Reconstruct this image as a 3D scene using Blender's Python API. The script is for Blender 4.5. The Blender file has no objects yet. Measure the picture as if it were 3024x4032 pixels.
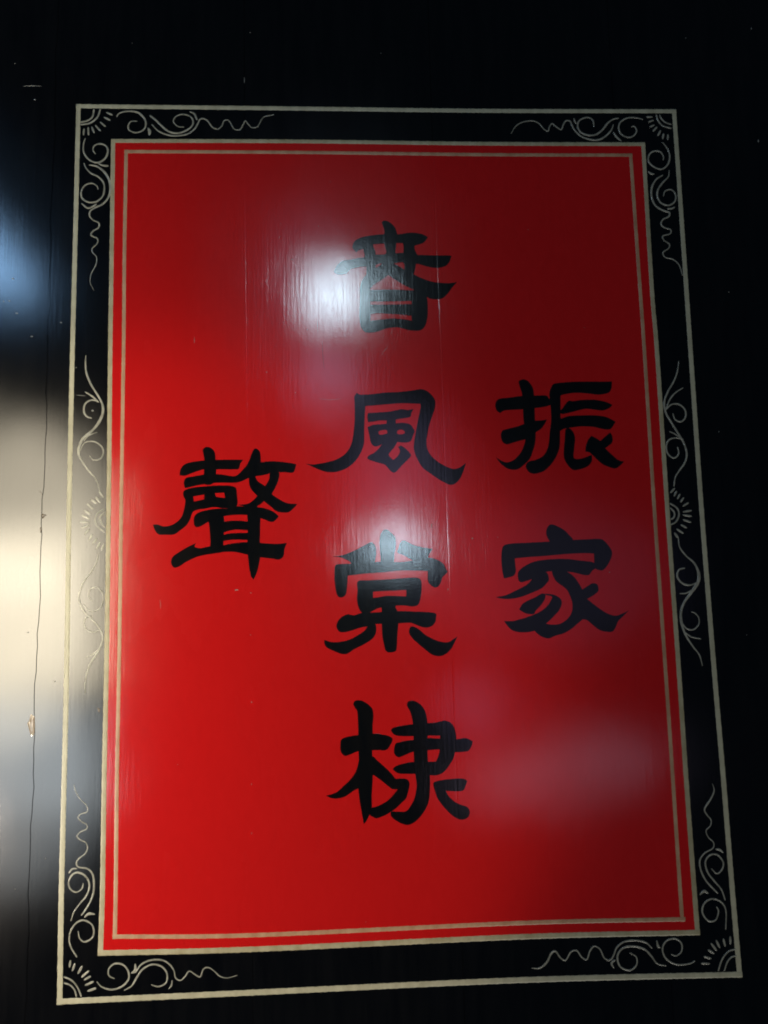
import bpy, bmesh, math, random, json
from mathutils import Vector, Matrix
from mathutils.geometry import delaunay_2d_cdt
random.seed(7)
SC = bpy.context.scene
COL = SC.collection

# ------------------------------------------------------------------ camera
cam_d = bpy.data.cameras.new('camera'); cam = bpy.data.objects.new('camera', cam_d); COL.objects.link(cam)
R = Matrix(((0.9989404, 0.0178141, -0.0424348), (-0.0400777, -0.1165423, -0.9923768), (-0.0226238, 0.9930260, -0.1157049)))
cam.matrix_world = Matrix.Translation((0.346175, -0.952160, 0.450336)) @ R.to_4x4()
cam_d.sensor_fit = 'VERTICAL'; cam_d.sensor_height = 36.0; cam_d.sensor_width = 27.0
cam_d.lens = 3000.0/4032.0*36.0
cam_d.clip_start = 0.02; cam_d.clip_end = 50
SC.camera = cam

# ------------------------------------------------------------------ dark interior
W = bpy.data.worlds.new('World'); SC.world = W; W.use_nodes = True
W.node_tree.nodes['Background'].inputs[0].default_value = (0.30, 0.62, 1.0, 1)
W.node_tree.nodes['Background'].inputs[1].default_value = 0.02
SC.view_settings.view_transform = 'Standard'; SC.view_settings.look = 'None'
SC.cycles.filter_width = 1.9
SC.view_settings.exposure = 0; SC.view_settings.gamma = 1

# ------------------------------------------------------------------ lamps of the room, and lamps added for their effect
def lamp(name, loc, target, size, radiance, colour, shape='RECTANGLE', roll=0.0, spread=180):
    """area lamp given by its radiance; faces target"""
    l = bpy.data.lights.new(name, 'AREA'); l.shape = shape
    l.size, l.size_y = size
    area = size[0]*size[1]*(math.pi/4 if shape in ('DISK', 'ELLIPSE') else 1)
    l.energy = radiance*math.pi*area
    l.color = colour; l.spread = math.radians(spread)
    o = bpy.data.objects.new(name, l); COL.objects.link(o)
    q = (Vector(target)-Vector(loc)).to_track_quat('-Z', 'Y')
    o.matrix_world = Matrix.Translation(loc) @ q.to_matrix().to_4x4() @ Matrix.Rotation(roll, 4, 'Z')
    return o
def facing(p): return (p[0], 0.0, p[2])
WARM = (1.0, 0.88, 0.66); GREY = (0.86, 0.95, 1.0); COOL = (0.64, 0.87, 1.0); VIO = (0.62, 0.56, 1.0)
#LAMPS
def L(name, loc, size, rad, colour, **k): return lamp(name, loc, facing(loc), size, rad, colour, **k)
L('doorway_light', (-0.47, -0.913, 0.44), (0.42, 0.40), 2.6, WARM, roll=math.radians(7), spread=100)
L('doorway_glow_light', (-0.50, -0.926, 0.37), (0.46, 0.50), 2.4, WARM, shape='ELLIPSE', spread=100)
L('doorway_upper_light', (-0.48, -0.939, 0.70), (0.50, 0.46), 1.5, WARM, shape='ELLIPSE', spread=100)
L('doorway_middle_light', (-0.48, -0.952, 0.58), (0.44, 0.64), 1.7, WARM, shape='ELLIPSE', spread=100)
L('doorway_lower_light', (-0.46, -0.965, 0.10), (0.38, 0.26), 1.3, GREY, roll=math.radians(-5), spread=100)
L('doorway_sill_light', (-0.47, -0.978, 0.02), (0.40, 0.46), 1.0, GREY, shape='ELLIPSE', spread=100)
L('blue_window_light', (-0.750, -1.091, 1.530), (0.60, 0.10), 16.0, (0.32, 0.60, 1.0), roll=math.radians(131))
L('ceiling_bulb_light', (0.27, -3.104, 2.13), (0.21, 0.28), 42, COOL, shape='DISK')
L('added_lobe_light', (0.24, -3.117, 1.66), (0.26, 0.34), 2.6, (0.58, 0.62, 1.0), shape='ELLIPSE')  # added lamp, imitates the second glare lobe that the board's curve throws
L('ceiling_haze_light', (0.14, -3.130, 2.22), (0.45, 0.8), 0.5, VIO, shape='ELLIPSE')
L('lower_bulb_light', (0.575, -3.143, 0.755), (0.16, 0.23), 30, COOL, shape='DISK')
L('lower_bulb_halo_light', (0.60, -3.156, 1.05), (0.45, 0.9), 0.8, VIO, shape='ELLIPSE')
L('low_window_light', (1.40, -3.169, -0.46), (1.15, 0.30), 0.85, (0.80, 0.66, 0.92), roll=math.radians(9), shape='ELLIPSE')
L('low_pane_light', (0.97, -3.182, -0.12), (0.30, 0.30), 0.75, VIO, shape='ELLIPSE')
L('side_window_light', (1.35, -3.195, 0.55), (1.4, 0.8), 0.16, VIO, shape='ELLIPSE')
def spot_lamp(name, loc, target, watts, colour, half, blend):
    l = bpy.data.lights.new(name, 'SPOT'); l.energy = watts; l.color = colour; l.spot_size = math.radians(2*half); l.spot_blend = blend
    l.shadow_soft_size = 0.05
    o = bpy.data.objects.new(name, l); COL.objects.link(o)
    o.matrix_world = Matrix.Translation(loc) @ (Vector(target)-Vector(loc)).to_track_quat('-Z', 'Y').to_matrix().to_4x4()
spot_lamp('added_low_left_spot', (-0.9, -1.3, -0.2), (-0.15, 0, 0.17), 74, (1.0, 0.84, 0.68), 20.0, 0.28)  # added spot, its cone edge stands in for the soft diagonal shade edge
lamp('added_fill_light', (1.3, -1.7, -2.5), (0.7, 0, 0.5), (1.2, 1.0), 7.5, (1.0, 0.95, 0.85))  # unseen fill lamp added to lift the darker right side

# ------------------------------------------------------------------ traced data (millimetres on the board: x right, z up)
D = json.loads(r'''{"chars":{"c1":[["+",[[392.54,945.56,1],[395.7,947.9],[401.23,946.72],[406.69,942.38],[410.45,937.11],[411.99,931.86],[412.69,928.71,1],[418.6,929.51],[427.53,930.89],[436.43,930.87],[444.18,929.45],[449.68,927.1],[452.95,924.76,1],[448.89,918.94],[444.36,916.04],[437.07,913.74],[434.81,912.58,1],[435.24,907.93],[436.79,903.86],[438.36,900.38,1],[451.11,899.98],[465.54,899.47],[478.9,899.65],[483.32,898.7,1],[480.86,891.52],[476.22,885.75],[468.36,882.89],[459.47,882.58],[449.56,884.71],[441.88,887.28],[436.36,888.23,1],[435.32,882.46],[433.83,876.7],[432.65,873.82,1],[440.28,869.75],[450.11,865.68],[461.09,862.74],[473.23,861.53],[482.1,861.71],[489.34,862.82,1],[483.01,855.72],[477.21,847.72],[470.38,841.45],[462.59,839.56],[453.78,840.41],[448.89,842.73,1],[449.87,838.72],[450.09,827.3],[449.6,818.19],[447.91,809.11],[444.97,802.32],[439.35,797.83],[431.67,797.33],[424.02,798.18],[417.51,800.27],[409.89,802.03],[402.23,801.75],[394.55,800.45],[386.84,797.69],[379.16,795.49],[370.43,795.22],[366.12,797.29],[362.41,802.96],[360.93,810.89],[360.6,822.22],[361.46,839.27],[361.72,852.96],[363.54,862.11],[366.41,868.4],[370.36,873.54],[371.11,883.89,1],[365.62,884.49],[356.79,882.81],[350.15,880.53],[345.12,874.81,1],[337.97,873.7],[331.41,874.88],[328.73,878.91],[333.8,887.51],[340.47,892.66],[350.4,894.35],[361.45,896.62],[368.07,897.17],[369.03,901.21,1],[368.22,904.68],[367.74,908.74,1],[361.64,907.02],[358.28,904.14,1],[353.97,909.36],[353.48,912.84],[355.79,918.63],[360.83,922.68],[368.62,925.56],[377.51,927.28],[386.4,928.42],[395.27,928.98,1],[395.88,931.31],[395.43,935.98],[393.57,941.82]]]
,["-",[[380.58,915.07,1],[394.98,916.19,1],[396.51,910.38],[397.46,903.42],[394.64,901.12,1],[383.59,900.93,1],[383.14,905.79],[381.06,911.59]]]
,["-",[[411.06,916.72,1],[419.6,916.7,1],[420.58,911.46],[420.15,903.34,1],[409.95,902.8,1],[409.69,905.7],[410.6,911.5]]]
,["-",[[384.4,887.29],[391.05,888.65],[387.67,885.32],[383.77,883.26]]]
,["-",[[407.07,888.93,1],[418.71,890.38,1],[420.84,887.14],[420.66,880.22,1],[414.15,884.86]]]
,["-",[[399.51,872.83,1],[406.02,868.2],[414.69,862.41],[423.38,857.2],[433.17,852.56,1],[428.75,852.01],[400.16,853.32],[378.17,852.87],[375.44,853.46,1],[379.39,858.59],[389.43,865.41]]]
,["-",[[375.65,836.91,1],[399.77,836.98],[428.91,837.48,1],[429.13,833.37,1],[399.68,832.76],[375.57,832.92,1]]]
,["-",[[375.3,819.85,1],[384.08,821.15],[399.38,820.25],[415.79,819.0],[428.37,817.2,1],[428.53,810.95,1],[417.83,812.74],[403.61,813.97],[388.27,812.73],[375.12,811.01,1]]]],"c2":[["+",[[355.42,715.48,1],[360.18,713.17],[373.91,713.44],[390.45,715.36],[409.76,716.13],[426.36,717.77],[437.45,719.35],[445.68,716.85],[452.4,710.41],[456.06,703.31],[454.61,692.06],[450.87,682.28],[447.09,671.12],[444.7,659.98],[443.0,648.85],[444.78,639.1],[450.01,630.7],[458.01,623.65],[467.42,617.98],[476.9,614.79],[485.2,617.01],[492.94,622.43,1],[489.15,612.11],[484.7,602.52],[477.63,595.74],[470.77,594.76],[464.04,598.03],[454.66,603.69],[445.31,610.73],[437.3,617.06],[430.78,628.22],[426.98,639.36],[426.93,647.69],[429.68,662.97],[432.05,674.12],[434.43,685.29],[436.77,695.1],[436.64,700.3,1],[425.89,700.57],[409.38,701.05],[384.6,699.25],[366.05,698.07,1],[365.11,684.77],[364.09,668.04],[363.79,652.75],[361.56,643.08],[355.91,632.11],[347.6,622.59],[338.01,616.55],[327.13,613.29],[316.32,613.46],[306.91,616.35],[297.51,620.61],[288.78,624.59,1],[297.54,623.36],[304.3,623.94],[315.14,625.84],[327.37,629.09],[336.95,634.46],[343.86,641.96],[348.11,651.59],[350.38,664.05],[352.07,682.15],[352.4,700.34],[352.17,710.17]]]
,["+",[[369.02,688.92,1],[381.64,689.46],[398.13,690.66],[411.94,693.29],[420.16,692.21],[427.77,693.52,1],[424.87,688.22],[423.37,683.33],[415.76,681.61],[408.87,680.72],[404.46,679.79,1],[404.62,675.18,1],[414.23,675.47],[422.42,673.54],[426.41,668.6],[428.35,664.38],[426.14,658.84],[423.21,651.92],[417.68,649.91],[410.84,650.01],[406.08,651.05,1],[401.81,643.89],[396.9,638.41],[394.74,633.6],[400.05,627.58,1],[404.91,631.38],[408.46,636.86],[408.57,641.02],[406.6,644.51,1],[410.74,645.84],[417.45,640.89],[422.73,633.88],[420.57,629.76],[412.87,622.27],[404.47,613.44],[400.6,611.02,1],[396.31,613.57],[389.68,621.25],[381.58,624.13],[369.43,628.46],[367.46,631.66],[370.92,634.65],[376.42,637.33],[381.99,642.79],[386.48,648.55,1],[380.69,645.58],[375.25,646.35],[371.94,651.25],[370.1,661.0],[368.25,670.77,1],[375.82,673.46],[384.04,674.05],[392.55,674.64,1],[393.05,678.82,1],[384.15,678.94],[375.91,677.65],[369.06,677.04,1],[368.23,683.34]]]
,["-",[[382.75,665.0],[389.35,666.59],[392.76,665.98],[392.67,662.08],[383.75,660.54]]]
,["-",[[406.44,665.38],[411.27,666.71],[415.32,664.56],[414.56,661.5],[408.38,660.75],[405.94,661.9]]]],"c3":[["+",[[324.16,494.04],[327.63,496.83],[340.21,497.14],[359.7,497.88],[382.67,499.13],[405.65,498.08],[422.98,500.02],[438.07,503.16],[450.71,500.6],[459.77,494.66],[463.02,487.7],[464.64,484.22],[458.07,477.49],[455.55,470.67],[451.96,466.18],[447.34,465.71],[441.71,469.83],[439.54,474.45],[439.88,485.89,1],[422.62,486.83],[405.37,487.19],[382.37,485.39],[359.43,484.16],[339.96,482.29,1],[339.19,470.92],[337.29,459.61],[332.68,455.75],[327.58,457.0],[324.85,464.42],[323.33,476.95],[323.48,487.2]]]
,["+",[[321.49,506.68,1],[334.67,508.13],[348.52,513.6],[360.11,519.12],[369.4,523.55],[374.5,519.99],[376.07,512.47],[375.32,504.44],[371.11,495.35],[348.2,495.83],[341.41,500.55],[331.19,505.34]]]
,["+",[[381.7,533.13],[388.19,539.37],[395.02,535.19],[400.08,529.3],[401.01,520.04],[399.0,508.56],[396.37,494.83],[382.58,495.11],[381.07,504.32],[380.27,520.45]]]
,["+",[[403.78,515.37],[406.26,522.25],[411.52,525.03],[423.5,519.02],[434.97,515.91],[447.05,513.36,1],[442.83,507.68],[439.13,499.69],[426.37,497.65],[418.4,501.26],[409.32,506.62],[402.48,509.64]]]
,["+",[[352.4,475.19],[366.13,476.03],[387.9,476.7],[405.14,477.7],[422.39,478.25],[430.37,475.79],[431.84,466.62],[430.33,454.13],[427.21,445.11],[420.27,442.43],[410.0,443.8],[398.58,444.06],[388.27,443.17],[376.82,441.17],[368.76,437.4],[363.03,435.27],[356.23,436.56],[352.37,443.42],[350.83,452.51],[351.61,463.83]]]
,["-",[[370.98,461.7,1],[381.85,462.26],[399.03,462.56],[412.22,463.06,1],[412.01,455.11,1],[398.87,455.97],[386.29,456.25],[377.11,454.75],[370.83,454.33,1]]]
,["+",[[382.27,455.2],[398.84,454.83],[398.53,442.37],[400.68,436.66],[401.46,421.97],[399.96,407.38],[399.08,395.07],[397.22,388.41],[390.37,386.91],[385.31,388.71],[383.2,395.47],[381.21,407.84],[380.94,421.33],[381.27,435.98]]]
,["+",[[324.74,420.42],[327.11,427.11],[332.29,432.05],[339.14,434.7],[347.07,433.39],[358.5,436.51],[372.15,436.19],[388.13,436.95],[404.12,437.14],[421.24,436.18],[436.1,435.27],[448.07,433.3],[448.47,427.63],[447.15,422.01],[442.44,417.61],[435.54,416.08],[427.6,417.96],[417.43,422.15],[407.17,422.39],[392.33,421.62],[374.13,422.05],[363.85,419.49],[354.73,418.02],[344.47,414.9],[334.24,412.91],[328.04,414.18]]]
,["+",[[309.25,404.23,1],[318.24,401.55],[328.4,401.3],[340.88,403.79],[352.31,409.66],[360.35,415.08],[365.05,422.83],[372.44,422.66],[374.0,415.87],[372.13,408.06],[366.91,402.59],[357.73,397.22],[346.32,391.92],[337.19,386.58],[330.43,386.75],[321.46,390.32],[311.4,396.14]]]
,["+",[[414.81,409.27],[414.96,414.89],[418.47,418.18],[426.36,414.61],[434.15,407.67],[444.26,401.8],[454.42,398.18],[463.56,397.96],[474.64,404.43,1],[470.37,396.67],[466.72,390.02],[459.66,383.48],[451.6,380.88],[442.54,382.79],[434.74,388.58],[426.97,395.5],[419.18,402.42]]]],"c4":[["+",[[344.01,326.33],[347.12,330.05],[353.8,329.87],[361.02,325.86],[366.97,319.75],[368.26,311.4],[367.16,299.59],[366.91,287.79],[365.94,270.18],[366.06,246.77],[365.81,235.13],[364.25,217.77],[363.94,202.75],[360.78,194.79],[357.06,188.01],[354.0,184.67,1],[352.94,191.6],[351.33,200.86],[349.2,214.78],[348.28,229.88],[349.43,258.97],[349.27,282.43],[349.35,300.11],[348.69,316.7],[345.75,321.53]]]
,["+",[[327.47,278.38],[328.77,284.21],[334.85,286.97],[348.18,288.93],[367.57,290.13],[379.66,288.6],[388.09,285.99],[391.03,282.36],[388.47,276.55],[382.87,270.25],[371.99,270.58],[357.49,270.43],[347.82,269.55],[340.54,266.84],[333.27,264.72],[329.11,267.78],[327.38,272.51]]]
,["+",[[350.77,265.95],[349.43,258.97],[346.21,247.39],[340.03,238.27],[331.5,230.41],[321.79,222.61],[309.19,218.97,1],[316.91,215.84],[325.27,215.56],[333.69,218.18],[343.38,224.23],[349.44,227.52],[359.32,241.15],[362.08,258.58]]]
,["+",[[365.8,263.15],[371.73,258.28],[381.2,249.8],[388.27,242.58],[393.54,236.0,1],[401.39,236.33],[407.4,234.98],[410.29,230.22],[408.87,222.13],[405.62,212.95],[400.69,208.47],[394.54,202.89],[387.21,197.94],[379.93,194.15],[370.28,191.02],[365.52,192.33],[360.82,196.51],[363.34,202.77],[370.57,204.84],[380.27,209.14],[387.61,214.69],[395.65,223.71,1],[389.05,224.51],[383.13,228.76],[376.04,234.8],[367.74,240.89],[362.95,242.2],[359.55,252.81]]]
,["+",[[409.68,322.12],[411.02,326.85],[417.16,327.87],[424.41,324.69],[430.34,317.96],[433.15,309.55],[434.06,298.84],[433.5,279.92],[433.42,256.39],[435.32,238.76],[434.87,223.62],[433.25,209.73],[428.1,198.32],[419.39,188.22],[410.83,182.75],[403.62,182.41],[394.14,186.76],[387.09,192.76],[387.22,198.52,1],[396.81,197.62],[405.22,197.92],[411.42,204.65],[416.51,214.91],[418.67,227.63],[417.79,239.31],[416.45,256.91],[416.48,280.43],[416.39,299.35],[413.73,313.67]]]
,["+",[[389.47,293.03],[392.59,296.49],[402.98,298.55],[416.41,299.94],[433.5,300.63],[443.28,300.94],[451.88,302.48],[460.41,301.64,1],[457.47,286.31],[448.9,285.38],[433.07,285.84],[416.02,285.75],[402.66,286.15],[394.19,287.58]]]
,["+",[[451.88,302.48],[460.41,301.64],[465.76,296.73],[468.29,288.36],[468.83,278.87],[467.21,267.12],[464.46,257.78],[459.97,250.87],[454.91,244.58],[448.7,240.1],[441.38,238.57],[430.5,239.5,1],[429.73,254.74,1],[443.08,254.68,1],[445.94,260.7],[448.14,268.87],[448.79,281.83],[449.69,291.27]]]
,["+",[[392.6,271.72],[394.56,277.55],[400.05,279.15],[408.59,280.66],[420.77,281.48],[432.98,282.89],[448.79,281.83],[469.5,280.63],[480.53,281.48],[488.94,277.33,1],[487.54,272.41],[483.66,266.62],[477.52,265.39],[466.54,265.37],[448.38,268.86],[432.56,268.4],[420.39,267.94],[413.07,266.4],[405.72,263.69],[398.39,261.21],[394.21,263.45],[392.48,267.03]]]
,["+",[[390.81,247.75],[394.52,251.14],[404.26,253.77],[417.62,255.46],[433.38,254.98,1],[432.94,240.01,1],[417.23,241.08],[406.36,241.42],[397.92,242.27],[393.15,244.76]]]
,["+",[[439.21,226.97],[439.92,230.45],[447.25,232.55],[461.84,233.84],[475.2,233.77],[480.57,230.91,1],[478.56,225.71],[475.33,219.99],[467.41,219.08],[454.12,220.09,1],[457.54,213.58],[464.58,206.96],[471.72,203.25],[478.89,200.69],[482.33,195.36],[480.92,189.62],[475.96,186.32],[468.73,186.56],[460.44,191.46],[453.43,198.63],[447.62,205.78],[443.58,211.71],[440.81,219.93]]]],"c5":[["+",[[565.18,728.31],[569.53,730.55],[574.01,730.5],[579.43,726.45],[583.55,718.43],[584.25,709.32],[584.41,693.44],[584.08,676.49],[584.2,659.61],[583.12,648.41],[579.84,637.28],[574.9,626.2],[566.82,618.53],[559.97,613.64],[553.31,612.64],[545.66,614.42],[538.18,620.08],[531.37,629.08,1],[538.36,624.53],[544.88,622.2],[552.7,624.31],[559.57,629.77],[565.44,637.49],[569.16,646.37],[570.56,653.07],[570.0,665.42],[569.08,682.33],[569.27,699.28],[568.7,711.77],[566.31,720.9]]]
,["+",[[533.54,697.45],[535.43,703.09],[540.56,705.86],[551.75,706.86],[568.58,708.93],[585.36,709.08],[599.91,709.14],[604.17,704.54],[610.73,701.05],[603.76,696.03],[594.71,693.88],[584.61,692.87],[567.81,691.38],[548.83,690.48],[543.23,689.43],[539.22,686.65,1],[535.45,689.52],[533.92,692.93]]]
,["+",[[541.63,664.12,1],[550.04,666.25],[561.26,668.91],[570.3,672.17],[583.83,675.93],[592.77,676.38],[599.52,677.42,1],[595.85,670.71],[591.13,665.14],[584.25,660.74],[571.65,652.5],[563.79,650.37],[552.56,647.17],[545.86,645.81],[541.01,649.01],[539.05,655.19],[539.59,660.22]]]
,["+",[[604.56,712.49],[607.13,719.3],[610.75,724.39],[620.94,726.0],[636.74,726.97],[659.29,726.95],[681.86,726.71],[687.53,726.99,1],[686.47,718.41],[683.32,712.73],[677.55,710.52],[668.47,709.48],[658.4,710.74],[647.21,712.0],[635.97,712.13],[624.66,710.56],[618.96,708.91,1],[618.17,693.02],[617.32,676.06],[615.92,659.18],[614.52,642.37],[610.64,631.24],[603.43,620.19],[594.15,611.44],[585.12,607.7],[577.36,607.27],[571.99,610.68],[569.53,617.38],[573.65,622.88],[582.6,624.97],[591.67,629.29],[597.58,637.02],[600.9,648.16],[602.66,661.61],[604.99,675.09],[605.3,693.18],[604.62,702.26]]]
,["+",[[617.35,687.93],[621.53,692.98],[628.68,701.41],[635.41,701.33],[646.72,702.67],[663.59,702.7],[678.06,699.68],[686.27,695.6,1],[682.1,691.67],[672.91,688.38],[662.87,689.64],[651.7,690.91],[640.37,688.78],[629.02,686.09],[619.98,684.51]]]
,["+",[[615.7,677.21],[619.7,678.86],[628.79,681.57],[645.63,682.26],[662.45,682.04],[676.92,679.82],[688.92,673.43,1],[685.19,667.26],[680.47,663.37],[671.54,664.06],[659.37,667.04],[644.86,667.8],[633.62,666.82],[622.37,665.28],[615.0,663.13]]]
,["+",[[622.78,662.46],[624.6,665.25],[629.06,665.19],[633.27,660.07],[635.09,652.17],[633.33,639.85],[632.11,627.01],[638.13,625.24],[646.01,626.8],[655.69,630.57,1],[655.26,622.75],[651.03,616.68],[643.04,612.9],[632.93,610.83],[627.5,613.14],[622.29,619.91],[619.35,627.76],[619.97,640.05],[621.71,652.36]]]
,["+",[[647.55,634.61,1],[648.5,641.88],[651.71,649.69],[656.49,655.25,1],[661.92,652.36],[667.85,648.34,1],[674.32,653.87],[681.37,659.41,1],[683.84,653.74],[682.83,645.88],[673.46,638.71,1],[681.91,630.18],[689.34,623.35],[697.01,620.77,1],[691.11,615.5],[685.34,612.24],[677.63,614.03],[668.94,618.07],[661.51,624.89],[655.72,631.13],[651.97,633.98]]]],"c6":[["+",[[591.93,533.48],[594.47,539.08],[599.14,541.6],[606.97,538.85],[614.71,534.18],[620.64,527.85],[625.41,520.99],[618.13,512.12],[601.13,512.46],[595.82,519.88],[592.2,527.27]]]
,["+",[[534.33,510.42],[537.96,516.52],[550.47,518.51],[567.45,518.97],[595.82,519.88],[624.29,521.24],[643.67,521.76],[659.65,522.02],[665.22,519.65],[670.57,513.34],[674.67,505.37],[673.08,497.53],[668.01,488.65],[661.98,482.62],[656.31,482.74],[651.36,485.64],[651.17,492.37],[651.56,503.58,1],[640.45,504.37],[623.4,504.15],[606.34,503.15],[583.62,501.59],[566.63,500.82],[550.22,499.47,1],[550.47,492.21],[550.98,483.28],[547.6,477.79],[540.77,475.71],[535.68,474.71,1],[533.8,483.64],[533.22,497.03]]]
,["+",[[553.27,478.78],[554.58,483.21],[561.6,489.19],[571.97,494.0],[583.38,496.56],[600.4,497.67],[617.38,497.32],[634.27,494.96],[650.03,492.39],[652.5,485.62],[648.34,482.35],[643.51,476.86],[636.71,477.01],[625.55,480.03],[616.56,481.34],[607.56,482.31],[594.0,482.37],[582.62,480.39],[571.03,473.4],[563.04,470.79],[556.8,469.59],[553.56,472.66]]]
,["+",[[589.44,481.36],[592.39,472.38],[588.75,466.9],[581.71,460.95],[570.25,456.22],[558.84,452.05],[547.52,449.54],[534.07,449.29],[524.1,451.72,1],[536.49,453.65],[547.89,458.37],[559.35,463.66],[566.28,467.95],[571.03,473.4],[578.22,482.71]]]
,["+",[[553.07,435.63,1],[557.28,442.14],[564.19,446.4],[574.48,450.59],[582.55,454.84],[586.96,453.08],[585.55,447.02],[580.75,440.51],[573.7,433.5],[571.28,429.71],[563.45,429.89],[557.96,432.22]]]
,["+",[[582.55,454.84,1],[591.51,454.08],[599.3,452.25],[605.83,447.67],[607.24,442.11],[604.05,434.45],[598.11,427.98],[589.89,420.47],[585.82,417.28,1],[593.04,416.01],[602.02,416.34],[610.06,420.0],[615.95,425.36],[619.66,431.89],[620.62,439.6],[619.33,447.37],[615.34,457.44],[609.99,463.11],[602.37,468.83],[598.19,475.6],[596.32,483.44,1],[609.87,483.16],[618.74,479.62],[625.23,473.91],[630.47,466.0],[634.04,458.69,1],[640.46,462.44],[647.45,466.18],[653.05,464.95],[654.81,459.9],[653.65,455.48],[647.76,451.17],[639.62,446.91,1],[646.08,441.23],[654.73,434.39],[664.54,428.09],[674.53,425.09],[683.72,427.64],[691.87,431.32,1],[684.69,424.85],[677.52,418.4],[674.95,412.95],[670.03,405.92],[662.12,405.56],[653.25,407.97],[644.63,414.78],[638.18,420.43],[632.62,421.66,1],[625.59,416.33],[617.4,409.94],[607.04,404.71],[596.84,402.22],[588.87,399.13],[581.13,400.96],[575.71,404.37],[571.44,408.85,1],[562.45,407.43],[551.3,407.7],[542.51,410.65],[537.17,416.24],[533.5,421.81,1],[544.09,421.56],[555.36,424.03],[564.42,426.57],[575.81,430.7],[585.03,436.0],[592.13,443.56],[595.27,450.35],[590.3,452.23]]]],"c7":[["+",[[160.37,644.68],[164.51,647.66],[170.44,646.36],[175.2,640.82],[176.42,629.88],[177.06,614.14],[172.96,600.95],[162.35,601.13],[162.04,618.0],[162.21,632.52],[160.99,639.81]]]
,["+",[[131.66,612.45,1],[132.77,619.67],[137.44,625.63],[145.68,628.53],[162.22,630.7],[176.42,631.09],[193.01,631.08],[210.81,630.81,1],[207.25,625.77],[204.87,619.15],[197.76,618.65],[176.45,618.99],[162.27,619.21],[148.13,615.21],[138.73,611.74]]]
,["+",[[138.25,596.72],[137.03,602.74],[139.93,608.71],[148.16,610.38],[162.3,612.57],[180.02,612.89],[197.76,609.95],[204.87,612.49],[210.8,618.45],[215.55,624.43],[219.13,631.66],[222.73,641.34],[226.31,644.94],[231.07,641.82],[232.83,635.1],[232.8,627.2,1],[245.3,628.22],[257.21,627.44],[267.94,626.06],[277.47,624.09,1],[275.62,617.43],[272.6,613.24],[261.88,614.01],[248.79,614.22],[239.27,611.34],[225.01,609.15],[216.71,606.87],[207.23,602.8],[197.76,601.51],[180.04,602.04],[168.25,601.03],[155.29,599.44],[145.89,597.19],[140.02,596.09]]]
,["+",[[245.23,615.49],[255.34,614.11],[255.28,605.64],[251.05,594.84],[246.26,586.49,1],[254.52,580.34],[265.15,574.75],[278.19,573.32,1],[273.39,568.0],[267.43,563.32],[260.32,562.85],[252.05,564.79],[246.17,569.69],[236.74,577.65,1],[230.81,572.95],[224.9,570.06],[219.0,570.17],[204.85,573.41],[215.46,574.42],[222.56,578.49],[228.49,584.39,1],[222.59,590.5],[219.06,596.58],[217.89,605.04],[219.09,611.06],[225.02,610.96],[228.55,603.66],[238.01,596.87,1],[242.8,604.64]]]
,["+",[[136.53,590.75],[140.03,594.29],[150.6,596.51],[168.26,598.02],[185.95,598.33],[196.58,597.55],[201.9,594.46],[203.08,586.03],[202.49,571.66],[186.0,569.56],[178.94,570.88],[171.89,571.0],[162.5,569.38],[155.46,568.67],[148.44,565.45],[144.99,556.0],[140.36,548.96],[133.4,543.16],[125.28,537.99],[114.8,537.84],[106.64,538.35],[101.92,543.76],[99.51,550.67,1],[105.34,550.56],[112.36,548.29],[120.51,549.09],[128.64,553.33],[134.44,559.75],[137.3,568.04],[138.96,579.94],[136.81,585.36]]]
,["-",[[148.91,585.15,1],[162.42,587.32,1],[162.44,581.33,1],[149.54,578.56,1]]]
,["-",[[175.6,588.89,1],[187.15,589.3,1],[188.34,582.68,1],[177.14,584.07,1]]]
,["+",[[149.7,552.34],[150.24,559.47],[154.31,564.16],[162.51,566.99],[176.6,569.13],[191.89,569.45],[200.13,571.7],[209.56,571.53],[221.36,570.13],[230.8,569.96],[241.43,567.37],[249.68,563.04],[254.97,558.16,1],[250.8,553.46],[246.07,551.16],[237.82,554.29],[230.75,556.81],[215.44,560.67],[200.13,560.94],[186.02,559.41],[174.29,555.46],[167.26,552.61],[160.25,548.59],[154.41,546.32],[150.89,548.17]]]
,["+",[[168.41,560.33],[186.02,561.8],[186.08,524.4],[184.93,514.98],[170.92,515.26],[170.29,528.26],[169.05,546.05]]]
,["+",[[216.64,570.21],[230.8,568.76],[231.89,544.87],[231.23,527.07],[231.75,509.32],[229.95,497.57],[226.99,487.06],[223.47,480.11,1],[220.56,483.68],[218.24,494.29],[216.52,509.63],[215.97,527.36],[216.59,547.53]]]
,["+",[[182.51,551.74,1],[191.91,553.35],[203.66,553.73],[218.96,552.25,1],[218.93,540.95,1],[203.66,542.43],[191.92,540.87],[182.55,537.49,1]]]
,["+",[[182.55,535.12,1],[191.92,537.55],[203.65,538.27],[218.93,538.34,1],[218.91,529.08,1],[203.65,529.97],[193.1,529.59],[182.57,528.02,1]]]
,["+",[[122.11,504.5],[124.37,510.32],[131.3,515.47],[141.73,521.74],[152.77,526.83,1],[151.05,522.14],[158.06,520.23],[169.72,522.36],[184.92,523.24],[197.79,525.35],[216.55,526.76],[232.99,525.25],[250.62,523.72],[264.76,524.63,1],[261.75,516.99],[260.52,508.74],[255.2,504.12],[245.81,505.49],[231.75,507.55],[216.52,510.81],[201.3,514.65],[186.1,514.96],[172.09,512.88],[158.11,510.81],[148.81,507.47],[139.54,502.97],[132.61,498.42],[126.82,496.79],[123.31,499.79]]]]},"orn":{"o1":[["arc",[2.32],[[-2.07,1085.37],[6.82,1087.36],[13.85,1093.23],[15.77,1104.35]]]
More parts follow.
